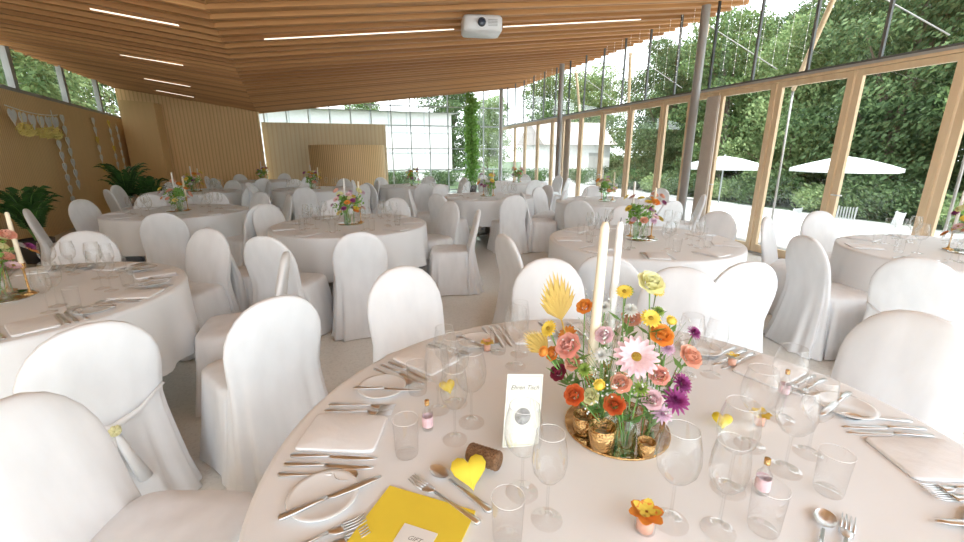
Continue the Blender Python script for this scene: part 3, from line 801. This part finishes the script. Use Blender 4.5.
O('rim', MB().lathe([(.138, 0), (.141, .002), (.141, .007), (.138, .008), (.138, .005)], 'brass', 64).mesh('tray_rim'), e)
ZT = Z + .008
def bottle(name, prof, m, x, y, label):
    mb = MB().lathe(prof, m, 24, cb=True)
    return thing(name, mb, label, 'vase', (x, y, ZT), smooth=True, group='glass bottles on the tray')
bp = [(.024, 0), (.026, .004), (.026, .06), (.02, .078), (.012, .09), (.0115, .115), (.014, .118)]
jp = [(.027, 0), (.029, .004), (.031, .08), (.027, .1), (.028, .105)]
tp = [(.02, 0), (.022, .003), (.022, .13), (.025, .14)]
vases = []
for i, (T_, m, dx, dy) in enumerate(((bp, 'greenglass', -.01, -.1), (jp, 'wine', .055, -.07), (tp, 'wine', .1, -.01), (bp, 'wine', -.075, .04), (jp, 'greenglass', .0, .08), (tp, 'wine', .075, .07), (bp, 'wine', -.005, -.01), (bp, 'wine', -.045, -.045))):
    bottle('flower_bottle', T_, m, cx + dx, cy + dy, 'small clear glass bottle holding cut flowers' if m == 'wine' else 'small green-tinted glass bottle holding cut flowers')
    vases.append((cx + dx, cy + dy))
for dx, dy, s in ((-.1, -.035, 1.1), (-.068, -.095, 1.25), (.035, -.125, .8)):
    e = O('tealight_holder', None, None, (cx + dx, cy + dy, ZT), sc=s, label='small hammered brass tealight cup on the tray', category='candle holder', group='brass tealight cups')
    O('cup', MB().lathe([(.020, 0), (.023, .003), (.027, .025), (.028, .05), (.026, .05), (.024, .01), (0, .009)], 'brass', 24, cb=True).mesh('tea_cup'), e)
    O('tealight', MB().lathe([(.019, .01), (.019, .028), (0, .028)], 'waxwhite', 20).mesh('tealight'), e)
F = [((.205, 1.03, .925), 'rose', 'burg', .6), ((.222, 1.0, 1.015), 'rose', 'rosepink', .85), ((.175, 1.03, 1.05), 'daisy', 'yellowf', .55), ((.185, 1.02, .985), 'rose', 'orange', .5),
     ((.235, .96, .90), 'rose', 'red', .68), ((.375, .95, 1.01), 'daisy', 'pink', 1.25), ((.45, 1.0, 1.045), 'rose', 'orange', .8), ((.43, 1.05, 1.165), 'rose', 'cream', .9), ((.37, 1.06, 1.14), 'daisy', 'yellowf', .5),
     ((.53, 1.0, .985), 'rose', 'peach', .8), ((.49, .96, .885), 'mum', 'purple', .95), ((.515, .99, .915), 'mum', 'purple', .8), ((.45, .94, .86), 'mum', 'lilac', .7), ((.33, .94, .885), 'rose', 'red', .66),
     ((.33, 1.08, 1.09), 'mum', 'white', .5), ((.42, 1.0, 1.09), 'daisy', 'yellowf', .6), ((.30, .98, 1.0), 'mum', 'white', .55), ((.50, 1.06, 1.06), 'button', 'yellowf', 1), ((.27, 1.06, 1.1), 'rose', 'orange', .55),
     ((.39, .94, .93), 'mum', 'greenf', .55), ((.56, 1.05, 1.03), 'mum', 'purple', .55), ((.40, 1.13, 1.12), 'mum', 'greenf', .55), ((.47, 1.1, 1.13), 'daisy', 'yellowf', .5), ((.24, 1.1, 1.0), 'daisy', 'orange', .7),
     ((.29, .94, .94), 'button', 'yellowf', 1), ((.16, 1.0, 1.0), 'button', 'orange', 1), ((.41, 1.1, 1.05), 'rose', 'peach', .7),
     ((.48, 1.02, 1.0), 'mum', 'lilac', .6), ((.26, .98, .96), 'mum', 'greenf', .5), ((.345, .95, .94), 'rose', 'peach', .65), ((.42, .94, .9), 'rose', 'pink', .68),
     ((.39, 1.06, 1.09), 'mum', 'white', .55), ((.24, 1.02, .96), 'rose', 'peach', .6), ((.46, 1.05, 1.09), 'mum', 'greenf', .45), ((.44, .96, .955), 'rose', 'rosepink', .65), ((.28, .97, .89), 'rose', 'cream', .55), ((.31, 1.0, 1.045), 'rose', 'pink', .6)]
CN = dict(burg='burgundy', rosepink='coral pink', yellowf='yellow', orange='orange', red='orange-red', pink='pale pink', cream='creamy yellow', peach='peach', purple='deep purple', lilac='lilac', white='white', greenf='lime green')
for h, k, m, s in F:
    v = min(vases, key=lambda q: (q[0] - h[0]) ** 2 + (q[1] - h[1]) ** 2)
    face = ((h[0] - cx) * 1.5 + R.uniform(-.06, .06) - .08, -.22 + (h[1] - cy) * .6, .28)
    flower((v[0] + R.uniform(-.008, .008), v[1] + R.uniform(-.008, .008), ZT + .012), h, k, m, s, face, '%s %s bloom in a glass bottle' % (CN[m], NM[k]))
def gyps(base, c, seed):
    rng = random.Random(seed); e = O('gypsophila', None, None, base, label='sprig of tiny white gypsophila blossoms', category='flower', group='flowers on the large table')
    st_, bl = MB(), MB(); rel = Vector(c) - Vector(base)
    for _ in range(30):
        p = rel + Vector((rng.gauss(0, .03), rng.gauss(0, .03), rng.gauss(0, .035)))
        st_.tube([Vector((0, 0, 0)), rel * .5, p], .0005, 'stem', 3)
        for _ in range(2):
            q = p + Vector((rng.uniform(-.01, .01), rng.uniform(-.01, .01), rng.uniform(-.01, .01)))
            bl.lathe([(.0, -.0025), (.0026, -.001), (.0026, .0015), (0, .003)], 'white', 6, tuple(q))
    O('stem', st_.mesh('gyps_stem'), e); O('blossoms', bl.mesh('gyps_blossoms'), e)
for i, (v, c) in enumerate(((6, (.30, 1.0, 1.02)), (4, (.33, 1.1, 1.08)), (1, (.43, .96, .93)), (7, (.29, .96, .93)), (5, (.5, 1.08, 1.0)))):
    gyps((vases[v][0], vases[v][1], ZT + .01), c, i + 1)
# gold palm fan
fan = MB()
for i in range(15):
    a = rad(-50 + 100 * i / 14); L = .14 * (1 - .3 * abs(i - 7) / 7)
    tip = Vector((sin(a) * L * .7, 0, cos(a) * L)); w = Vector((cos(a), 0, -sin(a))) * .009
    mid = tip * .55 + Vector((0, .006 * (-1) ** i, 0))
    fan.add([(0, 0, 0), tuple(mid + w), tuple(tip), tuple(mid - w)], [(0, 1, 2, 3)], 'goldleaf')
for k2, dx, dz, r_ in ((0, -.085, .285, -10), (1, -.12, .2, -50)):
    e = O('dried_palm_leaf', None, None, (cx - .075, cy + .04, ZT + .01), label='gold dried palm spear in a glass bottle', category='dried leaf', group='dried palm leaves')
    O('stem', MB().tube([(0, 0, 0), (dx * .5, 0, dz * .5), (dx, -.01 * k2, dz)], .0025, 'goldleaf', 6).mesh('palm_stem'), e)
    O('leaf', fan.mesh('fan_leaf', False), e, (dx, -.01 * k2, dz), (rad(-8), rad(r_), rad(15)), 1 - .35 * k2)

# candles
STK = MB().lathe([(.035, 0), (.036, .004), (.012, .012), (.005, .025), (.005, .135), (.013, .145), (.015, .17), (.0125, .17), (.012, .16)], 'brass', 24, cb=True).mesh('candle_holder')
CND = {k: MB().lathe([(.011, 0), (.0105, .15), (.009, .29), (.0055, .3), (0, .3)], k, 20).mesh('candle') for k in ('wax', 'waxwhite')}
WCK = MB().tube([(0, 0, -.002), (.001, 0, .01)], .001, 'wick', 5).mesh('wick')
def candlestick(x, y, zb, hh, ch, wax, tilt=0, lab='ivory', th=1.0):
    e = O('candlestick', None, None, (x, y, zb), (0, tilt, 0), label='slim brass candlestick with a tall %s taper candle' % lab, category='candle', group='tall candles on the tables')
    O('holder', STK, e); O('candle', CND[wax], e, (0, 0, hh), (0, 0, 0), (th, th, ch / .3)); O('wick', WCK, e, (0, 0, hh + ch))
candlestick(.287, 1.03, ZT, .16, .41, 'wax', .02, 'ivory', 1.22)
candlestick(.352, 1.10, ZT, .16, .40, 'waxwhite', .01, 'white')

# arrangements for other tables
vb = MB().lathe(bp, 'wine', 16, (-.05, 0, 0), cb=True).lathe(jp, 'wine', 16, (.05, .03, 0), cb=True).lathe(tp, 'greenglass', 16, (.0, -.06, 0), cb=True)
vb_me = vb.mesh('vase_group')
rg = random.Random(21)
gr_me = leaf_cloud(rg, [(rg.uniform(-.1, .1), rg.uniform(-.1, .1), rg.uniform(.13, .27), .05, .06) for _ in range(10)], 24, .02, 'ivy')
for _ in range(12): gr_me.tube([(rg.uniform(-.05, .05), rg.uniform(-.05, .05), .01), (rg.uniform(-.1, .1), rg.uniform(-.1, .1), .24)], .002, 'stem', 4)
gr_me = gr_me.mesh('greenery')
tray_me = MB().lathe([(.13, 0), (.135, .004), (.13, .008), (0, .008)], 'mirror', 40, cb=True).mesh('tray')
opts = [('rose', 'orange'), ('daisy', 'yellowf'), ('rose', 'peach'), ('mum', 'purple'), ('daisy', 'pink'), ('rose', 'cream'), ('daisy', 'yellowf'), ('mum', 'lilac'), ('mum', 'white'), ('daisy', 'orange'), ('mum', 'white')]
def centerpiece(c, near):
    O('mirror_tray', tray_me, None, (c[0], c[1], Z), label='round mirrored tray in the table middle', category='tray', group='mirror trays')
    e = O('flower_arrangement', None, None, (c[0], c[1], Z + .0085), (0, 0, R.random() * 6), label='colourful mixed summer flowers in small glass bottles', category='flowers', group='centrepieces')
    O('vase', vb_me, e); O('greenery', gr_me, e)
    for i in range(26 if near else 16):
        k, m = opts[(i + R.randrange(3)) % len(opts)]; a = R.random() * 6.28; r = .17 * math.sqrt(R.random()); z = .12 + .25 * R.random()
        d = Vector((cos(a) * r * 5, sin(a) * r * 5, .8)).normalized().to_track_quat('Z', 'Y').to_euler()
        O('bloom', getbloom(k, m, 1.0), e, (r * cos(a), r * sin(a), z), d, .85 if near else 1.1)
    candlestick(c[0] - .07, c[1] + .10, Z + .0085, .16, .3 + .06 * R.random(), 'waxwhite', 0, 'white')
    candlestick(c[0] + .1, c[1] + .05, Z + .0085, .16, .28, 'wax', 0, 'ivory')
for c in (T1, T3, T4, T5, T2): centerpiece(c, True)
for c in FAR: centerpiece(c, False)

# ------------------------------------------------------------------ favours, cards on the large table
e = O('table_card', None, None, (.10, .955, Z), (rad(-14), rad(8), rad(14)), label='upright cream card with round photo and lettering', category='card')
O('card', MB().box(-.05, .05, -.0006, .0006, 0, .19, 'card').mesh('card', False), e)
pr = MB()
for x0, x1, z0, z1 in ((-.046, .046, .005, .006), (-.046, .046, .184, .185), (-.046, -.045, .005, .185), (.045, .046, .005, .185)): pr.box(x0, x1, -.0012, -.0006, z0, z1, 'olive')
O('border', pr.mesh('border', False), e)
O('photo', MB().lathe([(.022, 0), (.022, .0006), (0, .0006)], 'grey', 32).mesh('photo', False), e, (0, -.0008, .08), (pi / 2, 0, 0))
def text(body, size, parent, loc, rot, m='ink', name='lettering'):
    cu = bpy.data.curves.new(name, 'FONT'); cu.body = body; cu.size = size; cu.align_x = 'CENTER'; cu.extrude = .0001; cu.shear = .4
    tmp = bpy.data.objects.new('tmp', cu); COL.objects.link(tmp)
    dg = bpy.context.evaluated_depsgraph_get(); me = bpy.data.meshes.new_from_object(tmp.evaluated_get(dg))
    bpy.data.objects.remove(tmp); me.materials.clear(); me.materials.append(M[m])
    return O(name, me, parent, loc, rot)
text('Ehren Tisch', .0165, e, (0, -.001, .15), (pi / 2, 0, 0))
O('easel', MB().box(-.006, .006, 0, .05, 0, .003, 'oak').tube([(0, .045, 0), (0, .002, .12)], .002, 'oak', 6).mesh('easel', False), e)

e = O('yellow_envelope', None, None, (-.14, .705, Z), (0, 0, rad(-20)), label='bright yellow envelope with white label on the tablecloth', category='envelope')
O('paper', MB().box(-.105, .105, -.08, .08, 0, .004, 'yellow').mesh('env', False), e)
O('paper_label', MB().box(-.02, .055, -.055, .0, .004, .0052, 'whitecard').mesh('env_label', False), e)
text('GIFT', .014, e, (.017, -.032, .0053), (0, 0, 0), 'grey', 'lettering')
rl = MB(); prof = []
for i in range(19): prof.append((.022 + .002 * (i % 2), i * .0045))
rl.lathe(prof, 'wicker', 24, cb=True, ct=True)
thing('wicker_roll', rl, 'small brown ribbed wicker roll lying on the table', 'favour', (-.03, .905, Z + .024), (0, rad(86), rad(-30)), True)
def flatheart(x, y, rz, z=Z, s=.04):
    h = MB(); heart(h, (0, 0, s * .9), (1, 0, 0), s, 'yellow', .002)
    thing('heart_tag', h, 'yellow paper heart tag leaning on the tablecloth', 'tag', (x, y, z + .008), (rad(-50), 0, rz), True, 'yellow paper tags')
flatheart(-.02, .80, .3, s=.045); flatheart(.66, 1.02, -.4, s=.028); flatheart(-.1, 1.2, .5, s=.028)
def favour(x, y, c1, c2, s=1):
    e = O('flower_favour', None, None, (x, y, Z), sc=s, label='orange and yellow paper flower in a little jar', category='favour', group='flower favours')
    O('jar', MB().lathe([(.018, 0), (.02, .002), (.021, .03), (.018, .036)], 'wine', 20, cb=True).mesh('jar'), e)
    O('filling', MB().lathe([(.016, .003), (.018, .03), (0, .031)], 'peach', 16, cb=True).mesh('filling'), e)
    O('paper_flower', petals(MB(), [(6, .004, .032, .014, 20, 5, .036), (5, .003, .022, .011, 45, 30, .038)], c1).mesh('paper_flower'), e)
    O('paper_bow', petals(MB(), [(4, .003, .026, .010, 10, 40, .046)], c2).mesh('paper_bow'), e)
favour(.33, .70, 'orange', 'yellowf'); favour(.02, 1.52, 'yellowf', 'peach', .8); favour(.78, 1.05, 'yellowf', 'yellowf', .8)
favour(.9, 1.4, 'white', 'yellowf', .8)
def mini(x, y, r):
    e = O('miniature_bottle', None, None, (x, y, Z), (0, 0, r), label='miniature glass bottle with pink label and gold cap', category='bottle', group='miniature bottles')
    O('glass_body', MB().lathe([(.013, 0), (.015, .002), (.015, .05), (.006, .065), (.0055, .078)], 'wine', 20, cb=True).mesh('mini_body'), e)
    O('cap', MB().lathe([(.0065, .076), (.0065, .09), (0, .09)], 'brass', 16).mesh('mini_cap'), e)
    O('paper_label', MB().lathe([(.0153, .012), (.0153, .042)], 'pink', 20).mesh('mini_label'), e)
for x, y, r in ((-.15, 1.03, 0), (.63, .80, 0), (.95, 1.2, 0)): mini(x, y, r)
for T, x, y, r, l_, c_ in ((spoonT, .02, .745, .83, 'polished spoon lying crosswise on the table', 'spoon'), (forkT, -.005, .715, .9, 'polished fork lying crosswise on the table', 'fork'), (spoonT, .60, .60, -.75, 'polished spoon lying by the glasses', 'spoon'),
                           (forkT, .63, .58, -.75, 'polished fork lying by the glasses', 'fork')):
    T.put((x, y, Z), r, l_, c_, 'table %ss' % c_)

# ------------------------------------------------------------------ light
w = bpy.data.worlds.new('World'); scene.world = w; w.use_nodes = True
n, l = w.node_tree.nodes, w.node_tree.links; bg = n['Background']
tc = n.new('ShaderNodeTexCoord'); sx = n.new('ShaderNodeSeparateXYZ'); cr = n.new('ShaderNodeValToRGB')
l.new(tc.outputs['Generated'], sx.inputs[0]); l.new(sx.outputs['Z'], cr.inputs['Fac'])
cr.color_ramp.elements[0].color = (0.92, 0.97, 1, 1); cr.color_ramp.elements[1].color = (0.74, 0.87, 1, 1)
cr.color_ramp.elements[0].position = 0.1
l.new(cr.outputs['Color'], bg.inputs['Color']); bg.inputs['Strength'].default_value = 2.75
sd = bpy.data.lights.new('sun', 'SUN'); sd.energy = 4.0; sd.angle = rad(1.5); sd.color = (1, .96, .9)
so = bpy.data.objects.new('sun', sd); COL.objects.link(so)
d = Vector((-SU * .42 + CU * .03, CU * .42 + SU * .03, -1))
so.rotation_euler = d.to_track_quat('-Z', 'Y').to_euler()

cam = bpy.data.cameras.new('camera'); cam.lens = 16; cam.sensor_width = 36; cam.clip_start = .02; cam.clip_end = 300
co = bpy.data.objects.new('camera', cam); COL.objects.link(co)
co.location = (0, 0, 1.49); co.rotation_euler = (rad(90 - 15.4), 0, 0)
scene.camera = co
scene.view_settings.view_transform = 'Standard'
scene.view_settings.exposure = 0.6
